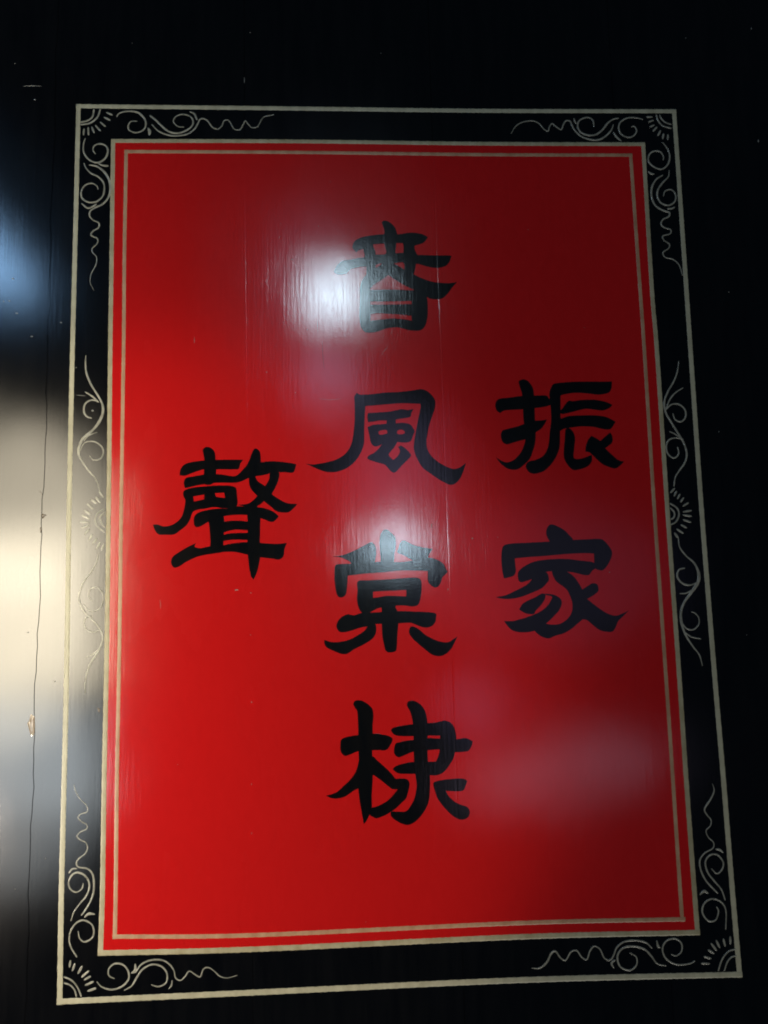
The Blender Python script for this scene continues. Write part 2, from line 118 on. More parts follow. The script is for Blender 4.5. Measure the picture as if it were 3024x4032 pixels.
,["arc",[2.32],[[-1.64,1082.07],[10.47,1084.06],[20.14,1092.28],[24.02,1104.4]]]
,["ray",[2.68],[[3.49,1076.66],[2.81,1066.97]]]
,["ray",[2.68],[[8.8,1078.62],[9.41,1066.99]]]
,["ray",[2.68],[[13.25,1079.41],[16.84,1070.11]]]
,["ray",[2.68],[[17.68,1081.37],[25.01,1072.86]]]
,["ray",[2.69],[[24.03,1085.87],[31.51,1079.1]]]
,["ray",[2.69],[[28.55,1092.71],[37.61,1088.07]]]
,["ray",[2.69],[[31.65,1099.55],[40.16,1095.69]]]
,["scroll_line",[1.44,2.51,2.15,1.8,1.26],[[45.22,1093.37],[49.62,1098.66],[60.37,1101.25],[73.0,1099.36],[81.21,1091.58],[83.67,1082.81],[80.54,1075.0],[71.61,1071.08],[62.6,1073.97],[60.7,1080.77],[64.2,1086.62],[72.64,1087.05]]]
,["dab",[1.8,4.32,2.88],[[86.25,1077.95],[88.65,1073.09],[88.19,1067.26]]]
,["scroll_line",[2.52,2.52,2.16,2.16,1.8,1.44,1.26],[[88.36,1095.52],[96.56,1088.71],[103.85,1080.94],[112.94,1073.18],[123.78,1070.3],[134.58,1073.26],[143.56,1080.12],[145.32,1087.94],[140.75,1094.78],[130.78,1097.08],[122.67,1093.72],[119.66,1086.86],[125.5,1080.05],[133.99,1079.1]]]
,["wavy_line",[1.44,2.16,2.16,2.16,1.8,1.62,1.62,1.44,1.44,1.44,1.26,1.08,0.72],[[91.22,1082.84],[100.34,1073.13],[113.0,1067.73],[125.61,1066.8],[138.22,1069.37],[147.2,1076.23],[151.67,1084.06],[154.36,1089.94],[159.79,1090.94],[165.24,1087.05],[170.71,1079.25],[177.96,1076.34],[183.39,1081.25],[186.1,1088.12],[191.54,1089.12],[195.18,1084.24],[199.72,1076.43],[206.99,1075.87],[211.54,1083.32],[214.27,1088.24],[218.81,1082.37],[223.35,1078.47],[230.64,1080.46],[235.22,1089.31],[239.81,1094.24],[252.61,1097.25]]]
,["dab",[1.45,2.54,2.17],[[140.71,1101.05],[147.07,1097.75],[150.74,1088.95]]]
,["scroll_line",[1.25,2.14,2.14,2.5,2.14,1.78,1.43],[[5.58,1063.11],[3.12,1053.44],[4.27,1041.88],[11.6,1032.28],[22.34,1028.85],[31.13,1034.24],[34.86,1043.88],[32.57,1051.59],[25.37,1055.05],[17.39,1052.51],[15.75,1045.76],[19.25,1040.57]]]
,["scroll_line",[1.07,2.13,2.13,2.13,2.13,1.78,1.42],[[4.22,1028.43],[7.41,1020.77],[13.77,1014.08],[22.74,1009.3],[29.08,1002.62],[31.38,994.04],[29.48,982.62],[21.67,975.03],[11.1,974.09],[3.02,979.78],[1.92,989.28],[6.17,996.89],[14.07,1000.13],[21.22,996.9],[23.46,991.18]]]
,["wavy_line",[1.42,2.84,2.84,2.49,2.13,1.78,1.78,1.78,1.6,1.42,1.24,0.89,0.53],[[10.85,1025.56],[20.67,1023.66],[29.69,1016.97],[36.09,1007.4],[38.97,995.95],[37.44,982.62],[30.57,972.19],[20.08,966.51],[14.01,961.79],[13.27,955.18],[17.8,949.52],[24.92,945.74],[25.06,939.15],[18.12,934.47],[15.6,928.84],[23.61,924.14],[23.74,917.58],[17.74,911.06],[18.21,905.46],[23.25,898.91],[22.59,888.68],[16.75,875.72],[16.11,864.63],[21.05,853.9]]]
,["dab",[1.78,2.85,2.49],[[22.35,1028.08],[28.64,1025.02],[36.31,1024.07]]]
,["dab",[1.76,2.47,1.76],[[2.31,972.58],[10.39,965.95],[17.4,968.41],[22.09,971.81]]]],"o2":[["arc",[2.1],[[790.66,1085.27],[781.92,1088.64],[776.59,1094.65],[775.04,1100.08]]]
,["arc",[2.1],[[790.28,1079.65],[778.7,1083.21],[772.51,1090.61],[770.26,1100.05]]]
,["ray",[2.86],[[765.25,1096.21],[756.29,1096.17]]]
,["ray",[2.86],[[766.28,1091.59],[758.67,1088.75]]]
,["ray",[2.86],[[766.98,1084.77],[760.11,1081.53]]]
,["ray",[2.86],[[770.61,1081.98],[764.08,1075.14]]]
,["ray",[2.86],[[775.06,1077.18],[770.12,1068.56]]]
,["ray",[2.86],[[778.95,1072.59],[776.85,1063.99]]]
,["ray",[2.86],[[784.57,1071.21],[783.8,1062.61]]]
,["scroll_line",[1.33,2.09,2.09,1.9,1.33],[[751.68,1092.53],[741.37,1095.1],[729.92,1094.44],[720.06,1088.39],[717.25,1079.37],[720.89,1070.39],[730.12,1066.43],[737.89,1069.45],[741.74,1076.46],[738.69,1082.45],[734.45,1081.43]]]
,["scroll_line",[1.52,2.47,2.47,2.28,1.9,1.33],[[718.52,1094.39],[709.86,1092.35],[701.93,1086.31],[694.79,1077.29],[684.94,1070.27],[673.58,1069.63],[664.39,1074.18],[661.09,1083.15],[664.35,1091.15],[674.97,1095.2],[682.32,1091.23],[683.28,1081.24]]]
,["wavy_line",[1.52,2.28,2.28,2.09,1.9,1.9,1.71,1.52,1.52,1.52,1.33,0.95],[[710.4,1085.34],[707.09,1077.33],[700.01,1069.33],[690.22,1063.32],[678.87,1062.89],[665.91,1067.22],[656.95,1076.15],[653.22,1084.11],[651.04,1089.5],[645.41,1090.07],[641.34,1084.07],[638.18,1077.47],[630.87,1082.03],[626.36,1086.0],[622.36,1081.0],[620.19,1075.02],[614.69,1077.98],[608.48,1085.93],[599.27,1089.88],[586.03,1087.83],[576.39,1081.82],[569.76,1071.26]]]
,["dab",[1.7,2.84,1.52],[[709.38,1074.35],[713.14,1067.38],[719.76,1061.02]]]
,["dab",[1.51,2.27,1.51],[[656.38,1094.12],[657.63,1089.12],[659.71,1085.54]]]
,["scroll_line",[1.33,2.28,2.09,2.09,1.9,1.52],[[776.18,1059.6],[782.24,1050.64],[784.93,1039.71],[781.66,1027.8],[772.68,1020.86],[762.47,1023.81],[755.41,1031.71],[756.99,1041.63],[763.95,1046.62],[772.42,1045.64],[776.13,1038.7],[775.4,1033.34]]]
,["dab",[1.7,3.02,1.51],[[753.59,1017.87],[757.51,1014.32],[762.18,1013.53]]]
,["scroll_line",[1.14,2.27,2.27,2.08,1.89,1.33],[[783.03,1019.88],[781.04,1010.0],[773.33,1002.11],[766.08,992.27],[764.13,982.46],[768.57,972.67],[778.68,969.14],[787.53,974.62],[789.14,984.42],[783.94,991.29],[775.32,989.33],[772.39,982.07]]]
,["wavy_line",[1.51,2.65,2.46,2.27,1.89,1.89,1.7,1.7,1.51,1.51,1.32,0.95],[[774.01,1012.36],[764.15,1006.04],[757.35,994.23],[756.47,980.5],[760.79,968.77],[770.68,961.92],[778.94,958.99],[777.61,953.14],[769.84,949.26],[766.58,942.46],[770.95,937.6],[779.19,934.67],[777.86,928.86],[768.3,925.98],[768.85,920.17],[775.95,914.36],[774.63,908.57],[766.77,902.82],[769.12,896.08],[779.19,893.16],[787.07,885.45],[791.07,870.48]]]
,["dab",[1.5,2.45,1.5],[[776.49,964.46],[782.13,964.45],[787.37,966.79]]]],"o3":[["scroll_line",[0.69,2.41,2.76,2.41,2.76,3.45,3.79,3.1,3.45,4.14,2.76,2.07,1.55,1.03],[[12.62,768.88],[12.39,755.9],[14.39,743.3],[20.71,728.9],[29.59,714.51],[34.6,703.76],[35.16,693.09],[30.28,680.75],[21.97,670.27],[11.95,661.6],[7.09,651.12],[6.45,642.37],[10.93,631.81],[19.67,619.47],[28.36,608.89],[33.75,593.53]]]
,["dab",[1.37,2.4,2.06],[[12.32,720.95],[21.0,715.5],[30.09,707.02]]]
,["scroll_line",[1.37,2.06,2.4,2.4,1.71],[[30.07,707.91],[21.12,710.15],[13.51,705.8],[11.66,696.94],[14.72,689.81],[21.96,686.53]]]
,["scroll_line",[1.19,1.87,1.87,1.7,1.19],[[7.59,644.11],[13.79,655.42],[23.96,657.03],[33.43,651.62],[36.99,643.67],[33.76,634.96],[25.31,633.34],[19.76,639.02]]]
,["dab",[1.36,1.7,0.68],[[12.05,657.2],[18.69,664.67],[29.16,668.76]]]
,["ray",[3.38],[[38.47,585.31],[32.73,594.07]]]
,["ray",[3.38],[[34.89,578.98],[28.82,586.69]]]
,["ray",[3.37],[[30.69,578.02],[22.47,583.86]]]
,["ray",[3.37],[[26.63,570.85],[18.2,578.76]]]
,["ray",[3.37],[[23.4,564.55],[14.86,570.2]]]
,["ray",[3.36],[[22.34,558.9],[12.14,564.23]]]
,["ray",[3.36],[[21.92,555.13],[9.65,555.7]]]
,["ray",[3.36],[[22.01,551.19],[12.5,548.45]]]
,["ray",[3.36],[[22.11,546.56],[15.71,539.84]]]
,["ray",[3.36],[[25.6,539.99],[21.25,532.06]]]
,["ray",[3.36],[[31.58,535.1],[25.86,527.7]]]
,["ray",[3.36],[[35.37,529.9],[30.7,520.63]]]
,["ray",[3.36],[[40.1,528.11],[36.92,519.65]]]
,["arc",[2.02],[[41.17,542.26],[32.98,548.41],[28.6,557.07],[31.77,566.46],[40.1,571.48]]]
,["arc",[2.02],[[41.05,548.26],[36.22,554.35],[34.74,561.25],[40.66,568.54]]]
,["scroll_line",[0.84,1.51,2.01,2.34,2.68,2.01,2.01,2.34,2.68,2.34,1.67,1.0],[[32.77,517.69],[32.14,507.52],[25.75,494.11],[16.05,480.82],[11.37,467.48],[11.93,457.42],[17.67,445.59],[26.99,436.2],[35.46,426.85],[40.3,416.77],[40.0,406.83],[34.46,395.41],[27.28,384.06],[22.64,371.05],[20.8,358.02],[21.34,348.22]]]
,["scroll_line",[1.16,1.66,1.66,1.5,1.33],[[27.69,457.9],[22.74,463.88],[24.55,472.23],[32.82,474.57],[39.64,466.86],[39.87,455.11],[35.04,447.69],[25.12,446.25],[16.66,453.97]]]
,["scroll_line",[1.32,1.99,1.99,1.99,1.32],[[36.87,422.66],[28.65,420.37],[20.97,423.87],[17.99,431.42],[20.66,438.02],[27.23,440.36]]]
,["dab",[1.32,1.98,1.32],[[37.33,400.29],[28.73,393.57],[20.08,390.01]]]],"o4":[["scroll_line",[0.78,1.75,2.14,2.33,2.72,2.52,2.72,2.52,2.33,2.14,1.75,1.55],[[777.75,754.02],[775.26,740.29],[769.49,726.65],[760.84,713.09],[755.12,699.54],[755.56,685.97],[761.96,672.36],[770.51,656.84],[777.26,643.3],[779.77,629.86],[776.49,618.46],[769.15,609.05],[762.78,599.66],[760.04,587.39]]]
,["dab",[1.16,1.93,1.74],[[781.46,717.73],[770.36,711.03],[761.99,701.4],[756.27,687.9]]]
,["scroll_line",[1.54,2.12,2.12,1.92,1.54],[[756.33,688.86],[764.49,695.55],[774.12,695.43],[781.36,688.55],[781.65,678.87],[775.44,672.57],[767.92,675.18],[765.05,683.92]]]
,["scroll_line",[1.53,1.92,2.11,1.92,1.53],[[776.7,649.07],[766.28,651.13],[757.47,648.38],[753.64,639.81],[755.3,630.22],[762.58,624.77],[769.06,630.02],[768.37,639.6]]]
,["dab",[0.96,1.73,1.73],[[758.82,659.88],[766.61,655.93],[775.71,648.69]]]
,["ray",[2.66],[[754.75,579.36],[761.27,585.86]]]
,["ray",[2.66],[[759.19,574.75],[763.49,582.04]]]
,["ray",[2.66],[[763.32,571.29],[767.6,578.19]]]
,["ray",[2.66],[[767.21,567.08],[772.21,573.4]]]
,["ray",[2.66],[[769.7,561.77],[778.01,566.51]]]
,["ray",[2.65],[[769.39,554.63],[781.28,556.3]]]
,["ray",[2.65],[[769.13,550.88],[780.75,548.8]]]
,["ray",[2.65],[[768.72,544.89],[779.63,540.95]]]
,["ray",[2.65],[[765.43,538.41],[773.44,533.77]]]
,["ray",[2.64],[[759.77,533.09],[768.6,526.77]]]
,["ray",[3.4],[[756.6,528.3],[761.22,521.14]]]
,["arc",[2.09],[[752.91,566.2],[761.98,560.02],[764.25,551.54],[759.82,542.25],[751.99,538.28]]]
,["arc",[2.08],[[753.1,560.56],[758.19,554.46],[757.37,547.91],[752.83,545.19]]]
,["scroll_line",[1.13,1.7,1.89,2.64,4.15,4.15,3.02,3.02,3.4,2.64,1.89,1.51,0.94],[[761.26,521.69],[762.31,509.59],[770.02,498.31],[779.72,488.85],[784.44,475.83],[782.71,464.82],[773.36,452.18],[763.12,439.61],[758.13,426.96],[758.43,412.42],[763.01,397.83],[770.48,385.01],[778.07,374.01],[781.0,360.47]]]
,["scroll_line",[1.5,2.25,2.44,2.07,1.5],[[782.71,464.82],[772.14,461.38],[762.02,464.35],[756.59,472.74],[759.41,480.97],[767.45,483.01]]]
,["dab",[0.94,1.87,1.68],[[757.92,451.06],[766.75,451.41],[776.46,456.14]]]
,["scroll_line",[1.49,1.68,1.68,1.49,1.12],[[758.56,414.23],[764.57,406.84],[772.88,405.73],[779.86,411.91],[780.44,420.07],[776.19,426.0],[771.28,427.93]]]
,["dab",[1.12,1.86,1.12],[[760.6,403.31],[769.45,396.77],[781.73,393.75]]]],"o5":[["wavy_line",[0.57,0.86,1.15,1.29,1.29,1.29,1.29,1.29,1.29,1.44,1.58,2.01,2.3,2.3,2.01,1.72],[[10.49,241.72],[12.85,233.2],[18.8,223.88],[25.38,217.36],[26.97,210.31],[18.47,207.1],[16.42,202.98],[20.8,198.65],[26.6,194.97],[25.99,190.11],[18.94,186.88],[15.49,182.14],[19.86,177.82],[25.62,174.85],[27.89,168.54],[25.19,162.42],[18.2,157.14],[15.48,152.42],[17.72,147.52],[26.98,145.81],[32.74,141.48],[35.74,133.82],[36.03,120.11],[32.73,109.31],[27.29,99.99],[22.23,93.12]]]
,["dab",[1.7,2.55,1.42],[[6.56,140.64],[10.69,145.43],[16.63,145.77]]]
,["scroll_line",[1.13,1.7,1.98,2.27,2.27,1.7,0.99],[[23.8,129.45],[22.53,123.34],[16.26,119.48],[9.83,122.45],[6.84,129.39],[9.46,137.52],[15.74,141.41],[23.58,139.06],[29.39,132.68],[30.99,124.4],[27.66,114.96],[20.78,107.04],[13.96,97.78],[10.41,87.34]]]
,["dab",[1.41,3.38,1.69],[[25.8,90.95],[30.93,94.82],[38.28,94.14]]]
,["scroll_line",[1.12,1.97,1.97,1.97,1.69,1.69],[[19.1,76.59],[20.98,68.42],[26.69,64.16],[34.34,67.22],[37.29,73.86],[34.71,82.75],[25.45,87.84],[17.06,85.46],[10.93,77.58],[9.06,68.22],[11.4,58.71],[18.67,47.41]]]
,["ray",[2.8],[[10.26,36.65],[11.32,44.63]]]
,["ray",[2.79],[[13.43,32.51],[16.44,41.08]]]
,["ray",[2.79],[[19.79,29.18],[24.9,38.06]]]
,["ray",[2.79],[[24.08,25.14],[32.71,32.39]]]
,["ray",[2.79],[[26.93,22.23],[34.94,26.29]]]
,["ray",[2.79],[[28.18,16.32],[38.42,20.42]]]
,["ray",[2.79],[[31.11,10.08],[41.51,12.97]]]
,["arc",[1.81],[[3.81,26.91],[12.98,22.53],[20.14,14.26],[24.56,4.12]]]
,["arc",[1.81],[[3.98,20.25],[11.71,17.27],[16.72,11.74],[18.99,4.35]]]
,["scroll_line",[0.98,1.96,1.96,1.96,1.68,1.12],[[41.64,20.02],[48.06,13.76],[59.29,10.63],[70.43,13.5],[78.01,21.19],[77.16,30.58],[70.73,37.54],[61.59,38.58],[55.37,33.48],[55.51,26.12],[62.16,22.24]]]
,["dab",[1.69,3.65,1.69],[[80.72,27.49],[85.31,30.25],[85.48,37.88]]]
,["scroll_line",[1.12,1.96,1.96,1.96,1.68,1.12],[[73.03,9.13],[81.64,13.7],[87.12,22.15],[94.01,31.23],[105.21,36.14],[116.52,33.0],[122.24,24.72],[120.93,15.41],[112.53,11.75],[103.8,14.11]]]
,["wavy_line",[1.26,1.97,1.83,1.69,1.41,1.41,1.26,1.26,1.26,1.26,1.12,0.7],[[85.63,27.56],[92.53,36.66],[103.74,40.9],[116.44,40.39],[124.96,35.34],[129.96,28.43],[132.15,20.3],[137.81,17.38],[142.72,21.2],[147.62,27.03],[154.0,23.42],[160.37,20.47],[163.87,28.39],[169.52,30.17],[175.91,26.55],[183.01,20.22],[191.51,17.85],[203.57,20.31]]]
,["dab",[0.84,1.69,1.13],[[123.82,8.34],[127.29,12.47],[127.94,18.06]]]],"o6":[["wavy_line",[0.55,1.82,2.18,1.82,1.46,1.27,1.27,1.27,1.46,1.64,2.0,2.18,2.0,1.82],[[783.14,218.36],[784.69,209.67],[779.39,199.51],[771.32,188.61],[773.54,181.68],[778.16,175.54],[777.12,168.74],[771.27,162.97],[773.41,155.24],[779.29,149.08],[778.24,142.33],[767.55,136.78],[761.02,128.56],[761.6,116.73],[767.02,104.77],[774.46,96.1],[780.61,89.51]]]
,["dab",[1.8,2.88,1.44],[[781.04,141.05],[786.39,140.18],[790.62,136.3]]]
,["scroll_line",[1.26,1.97,1.97,2.15,1.97,1.44],[[774.34,118.8],[781.09,112.66],[787.75,117.47],[789.64,125.85],[782.72,134.55],[773.66,134.02],[767.72,126.63],[769.55,114.76],[776.88,104.41],[785.08,94.04],[788.97,81.34]]]
,["dab",[1.43,3.93,1.43],[[757.81,89.02],[763.82,92.81],[768.99,89.94]]]
,["scroll_line",[1.25,1.79,1.96,2.14,1.79,1.25],[[777.39,75.1],[779.63,69.18],[775.32,59.37],[766.35,58.88],[759.89,68.27],[762.4,78.16],[771.75,83.66],[782.29,80.75],[788.68,70.5],[786.98,48.14]]]
,["ray",[2.85],[[791.38,30.93],[791.76,40.5]]]
,["ray",[2.84],[[784.98,28.87],[783.19,38.19]]]
,["ray",[2.84],[[778.29,27.49],[774.18,36.89]]]
,["ray",[2.84],[[774.14,24.36],[767.7,33.52]]]
,["ray",[2.84],[[771.06,21.2],[763.43,26.27]]]
,["ray",[2.83],[[767.11,15.93],[757.73,18.77]]]
,["ray",[2.83],[[764.92,10.28],[753.98,11.05]]]
,["arc",[1.77],[[774.22,1.71],[779.99,14.59],[788.66,23.29],[798.08,25.39]]]
,["arc",[1.77],[[781.65,1.41],[785.94,11.07],[791.7,16.59],[798.04,17.98]]]
,["scroll_line",[1.24,1.94,1.94,1.94,1.59,1.24],[[747.12,14.28],[739.83,11.29],[723.89,11.12],[711.99,18.15],[708.29,28.96],[713.3,37.81],[724.1,40.18],[731.7,34.61],[731.08,25.59],[724.56,20.92],[718.14,22.82]]]
,["dab",[1.59,2.83,1.41],[[701.89,39.41],[703.21,32.45],[706.08,30.36]]]
,["scroll_line",[1.23,2.11,2.29,2.11,1.76,1.23],[[711.98,9.97],[701.05,12.86],[694.54,21.31],[686.25,29.84],[672.37,33.67],[659.91,31.71],[653.23,22.97],[656.06,11.42],[667.21,6.89],[675.46,12.27],[676.01,21.23],[668.07,26.79]]]
,["wavy_line",[1.41,2.12,1.94,1.94,1.76,1.59,1.76,1.59,1.59,1.59,1.76,2.12,2.29,0.88],[[696.0,30.27],[688.48,37.14],[676.3,40.09],[662.11,39.0],[652.93,32.8],[648.94,24.77],[644.22,19.24],[637.36,21.97],[632.65,31.97],[625.82,35.52],[620.25,30.01],[616.26,21.19],[610.27,23.88],[604.54,31.45],[597.46,30.1],[590.89,21.39],[584.91,24.08],[579.17,31.65],[573.82,29.42],[568.12,19.87],[559.11,13.74],[549.21,14.14]]]
,["dab",[1.4,2.45,1.75],[[648.42,9.78],[645.77,15.59],[650.73,19.31]]]]},"lines":{"outer":[6.81,7.5,[[[-4.61,1108.06],[276.28,1106.23],[532.34,1104.2],[795.39,1104.74]],[[795.39,1104.74],[795.28,990.22],[794.88,854.63],[794.58,767.66],[794.13,554.37],[795.65,351.31],[797.36,228.3],[798.39,108.91],[800.0,-3.33]],[[800.0,-3.33],[535.96,1.28],[222.54,0.58],[0.0,0.0]],[[0.0,0.0],[-1.19,123.78],[-1.28,253.38],[-1.75,402.59],[-3.65,589.32],[-4.36,784.94],[-4.37,972.66],[-4.61,1108.06]]]],"edge":[6.13,6.9,[[[41.59,1059.15],[275.88,1059.15],[530.54,1056.64],[749.41,1056.53]],[[749.41,1056.53],[749.05,990.21],[748.22,847.88],[749.51,768.08],[749.52,555.17],[750.49,352.5],[750.64,229.76],[751.42,110.62],[752.15,46.27]],[[752.15,46.27],[538.08,49.76],[222.68,48.33],[45.41,51.2]],[[45.41,51.2],[46.34,122.03],[45.85,251.9],[45.97,401.39],[44.88,588.49],[43.09,784.53],[42.49,903.26],[41.59,1059.15]]]],"inner":[5.45,5.7,[[[58.65,1044.24],[275.74,1043.68],[529.95,1041.02],[731.33,1040.74]],[[731.33,1040.74],[732.53,847.97],[732.95,768.23],[732.7,555.47],[733.75,352.94],[734.16,230.28],[734.25,111.24],[734.58,61.7]],[[735.84,61.94],[538.75,65.2],[222.72,63.82],[61.41,68.45]],[[61.41,68.45],[61.63,121.46],[60.81,251.43],[60.91,401.02],[60.16,588.23],[59.7,784.39],[58.69,903.2],[58.65,1044.24]]]]},"seams":[[[-35.56,903.54],[-34.84,718.07],[-35.56,567.66],[-37.34,418.69],[-37.97,328.31],[-38.01,182.12]],[[213.78,1007.88],[214.61,902.64],[219.22,474.53],[220.55,261.22]],[[463.82,901.74],[464.84,784.28]]],"flecks":[[220.73,331.86,1.55,2.79],[220.13,463.57,1.24,2.48],[220.18,235.21,1.24,3.1],[220.34,179.01,0.93,3.72],[219.69,412.42,1.24,2.17],[309.38,940.74,1.86,2.48],[274.46,894.79,2.17,2.17],[446.69,542.88,1.24,8.06],[464.66,462.87,1.24,3.72],[277.12,716.8,1.55,1.86],[240.81,744.2,1.55,3.72],[293.22,799.98,1.55,1.86],[529.85,526.83,2.17,1.24],[587.0,934.87,1.24,1.24],[354.18,73.45,1.55,1.24],[202.06,467.72,6.82,1.86],[256.38,656.33,1.24,1.24],[132.46,260.98,1.24,1.55],[510.04,1058.76,1.24,1.24],[654.83,799.86,1.24,1.24],[852.08,847.28,2.48,1.55],[-88.49,1168.33,1.86,1.24],[819.19,1213.32,1.24,1.86],[63.85,1198.91,1.24,1.24],[396.93,1186.97,1.24,0.93],[-20.3,158.6,1.86,1.55],[-54.36,125.75,2.17,1.24],[840.49,397.29,1.55,1.24],[824.17,658.44,1.24,1.55],[-65.07,1136.58,9.3,1.55],[-61.52,1117.12,3.1,2.17],[913.0,1228.76,1.86,4.34],[909.53,1061.8,2.48,5.58],[220.91,1215.93,1.55,1.24],[622.52,1106.85,1.55,0.93],[212.98,1146.78,1.24,9.3],[-55.67,793.72,3.72,1.55],[-92.04,839.93,2.79,1.86],[-85.08,840.89,2.79,1.86],[-81.3,870.64,3.72,1.86],[-75.34,824.68,4.34,2.17],[-19.66,811.85,2.79,2.17],[0.86,752.63,2.17,1.55],[497.57,525.85,3.72,2.17],[22.66,696.41,3.72,2.79],[670.11,479.74,2.48,1.55],[-48.94,422.02,4.34,1.86],[-15.52,362.72,3.1,2.48]],"chips":[[[-42.6,324.62],[-39.84,322.93],[-37.83,320.72],[-37.67,304.62],[-39.66,298.79],[-41.86,300.46],[-44.86,310.18],[-46.07,314.51],[-44.01,317.67]],[[-36.62,567.78],[-34.91,566.6],[-30.2,565.6],[-32.36,563.13],[-34.73,560.31],[-36.44,561.49]],[[-38.32,549.55],[-36.68,550.66],[-36.0,546.09],[-36.67,542.46],[-38.05,543.85]],[[35.99,329.95],[37.94,330.44],[39.54,327.15],[38.84,323.93],[36.95,325.6]]],"scratches":[["d",[[312.32,785.58],[312.7,765.31],[314.41,747.13]],0.7]
,["l",[[306.47,813.48],[306.35,804.29],[306.56,795.12]],0.6]
,["l",[[387.54,763.93],[392.97,772.0],[398.36,777.37]],0.6]
,["l",[[148.82,792.02],[148.85,786.97],[149.19,782.94]],1.0]
,["l",[[580.15,708.61],[579.54,695.18],[579.59,681.78]],0.5]
,["l",[[109.15,458.28],[109.84,452.07],[109.91,445.88]],0.8]
,["l",[[-77.56,1135.78],[-65.07,1136.58],[-52.85,1135.94]],1.1]
,["l",[[306.77,708.47],[321.32,706.97],[335.92,708.13]],0.6]
,["l",[[1.71,716.67],[7.4,716.27],[14.36,715.53]],0.9]
,["d",[[-41.0,595.68],[-37.81,592.45],[-36.46,588.29]],0.8]
,["l",[[463.98,907.0],[464.39,887.75],[464.91,872.07]],0.5]
,["l",[[464.88,849.52],[464.9,828.81],[464.71,801.35]],0.5]
,["l",[[214.6,899.18],[214.9,881.9],[215.2,861.25]],0.4]]}''')

# ------------------------------------------------------------------ materials
def relief(nt, coarse=1.0, streak=1.0):
    """brush streaks, slow waviness, fine scratches and dust pits of the lacquer, in board coordinates"""
    N, LK = nt.nodes, nt.links
    tc = N.new('ShaderNodeTexCoord')
    def noise(scale, sc3, rot=(0, 0, 0), detail=2.0, rough=0.5):
        mp = N.new('ShaderNodeMapping'); mp.inputs['Scale'].default_value = sc3; mp.inputs['Rotation'].default_value = rot
        LK.new(tc.outputs['Object'], mp.inputs['Vector'])
        n = N.new('ShaderNodeTexNoise'); n.inputs['Scale'].default_value = scale
        n.inputs['Detail'].default_value = detail; n.inputs['Roughness'].default_value = rough
        LK.new(mp.outputs[0], n.inputs['Vector']); return n.outputs['Fac']
    def math_(op, a, b):
        m = N.new('ShaderNodeMath'); m.operation = op
        for i, v in enumerate((a, b)):
            if isinstance(v, (int, float)): m.inputs[i].default_value = v
            else: LK.new(v, m.inputs[i])
        return m.outputs[0]
    h = math_('MULTIPLY', noise(9.0, (1, 1, 0.6), detail=1.0), 0.55*coarse)            # board not quite flat
    worn = N.new('ShaderNodeMapRange'); worn.inputs[1].default_value = 0.36; worn.inputs[2].default_value = 0.62
    worn.inputs[3].default_value = 0.25; worn.inputs[4].default_value = 1.25
    LK.new(noise(16.0, (1.6, 1, 0.7), detail=3.0), worn.inputs[0])
    st = math_('MULTIPLY', noise(330.0, (1, 1, 0.035), detail=4.0, rough=0.7), 0.066*streak)
    h = math_('ADD', h, math_('MULTIPLY', st, worn.outputs[0]))
    mask = N.new('ShaderNodeMapRange'); mask.inputs[1].default_value = 0.45; mask.inputs[2].default_value = 0.62
    LK.new(noise(10.0, (1, 1, 1)), mask.inputs[0])
    dg = math_('MULTIPLY', noise(300.0, (1, 1, 0.06), rot=(0, math.radians(-38), 0), detail=3.0), 0.06*streak)
    h = math_('ADD', h, math_('MULTIPLY', dg, mask.outputs[0]))
    h = math_('ADD', h, math_('MULTIPLY', noise(420.0, (1, 1, 1), detail=2.0), 0.03*streak))
    v = N.new('ShaderNodeTexVoronoi'); v.inputs['Scale'].default_value = 55.0; v.inputs['Randomness'].default_value = 1.0
    LK.new(tc.outputs['Object'], v.inputs['Vector'])
    pit = N.new('ShaderNodeMapRange'); pit.inputs[1].default_value = 0.0; pit.inputs[2].default_value = 0.05
    pit.inputs[3].default_value = -0.06*streak; pit.inputs[4].default_value = 0.0
    LK.new(v.outputs['Distance'], pit.inputs[0])
    h = math_('ADD', h, pit.outputs[0])
    b = N.new('ShaderNodeBump'); b.inputs['Strength'].default_value = 1.0; b.inputs['Distance'].default_value = 0.001
    LK.new(h, b.inputs['Height'])
    return b.outputs[0], tc, noise, math_

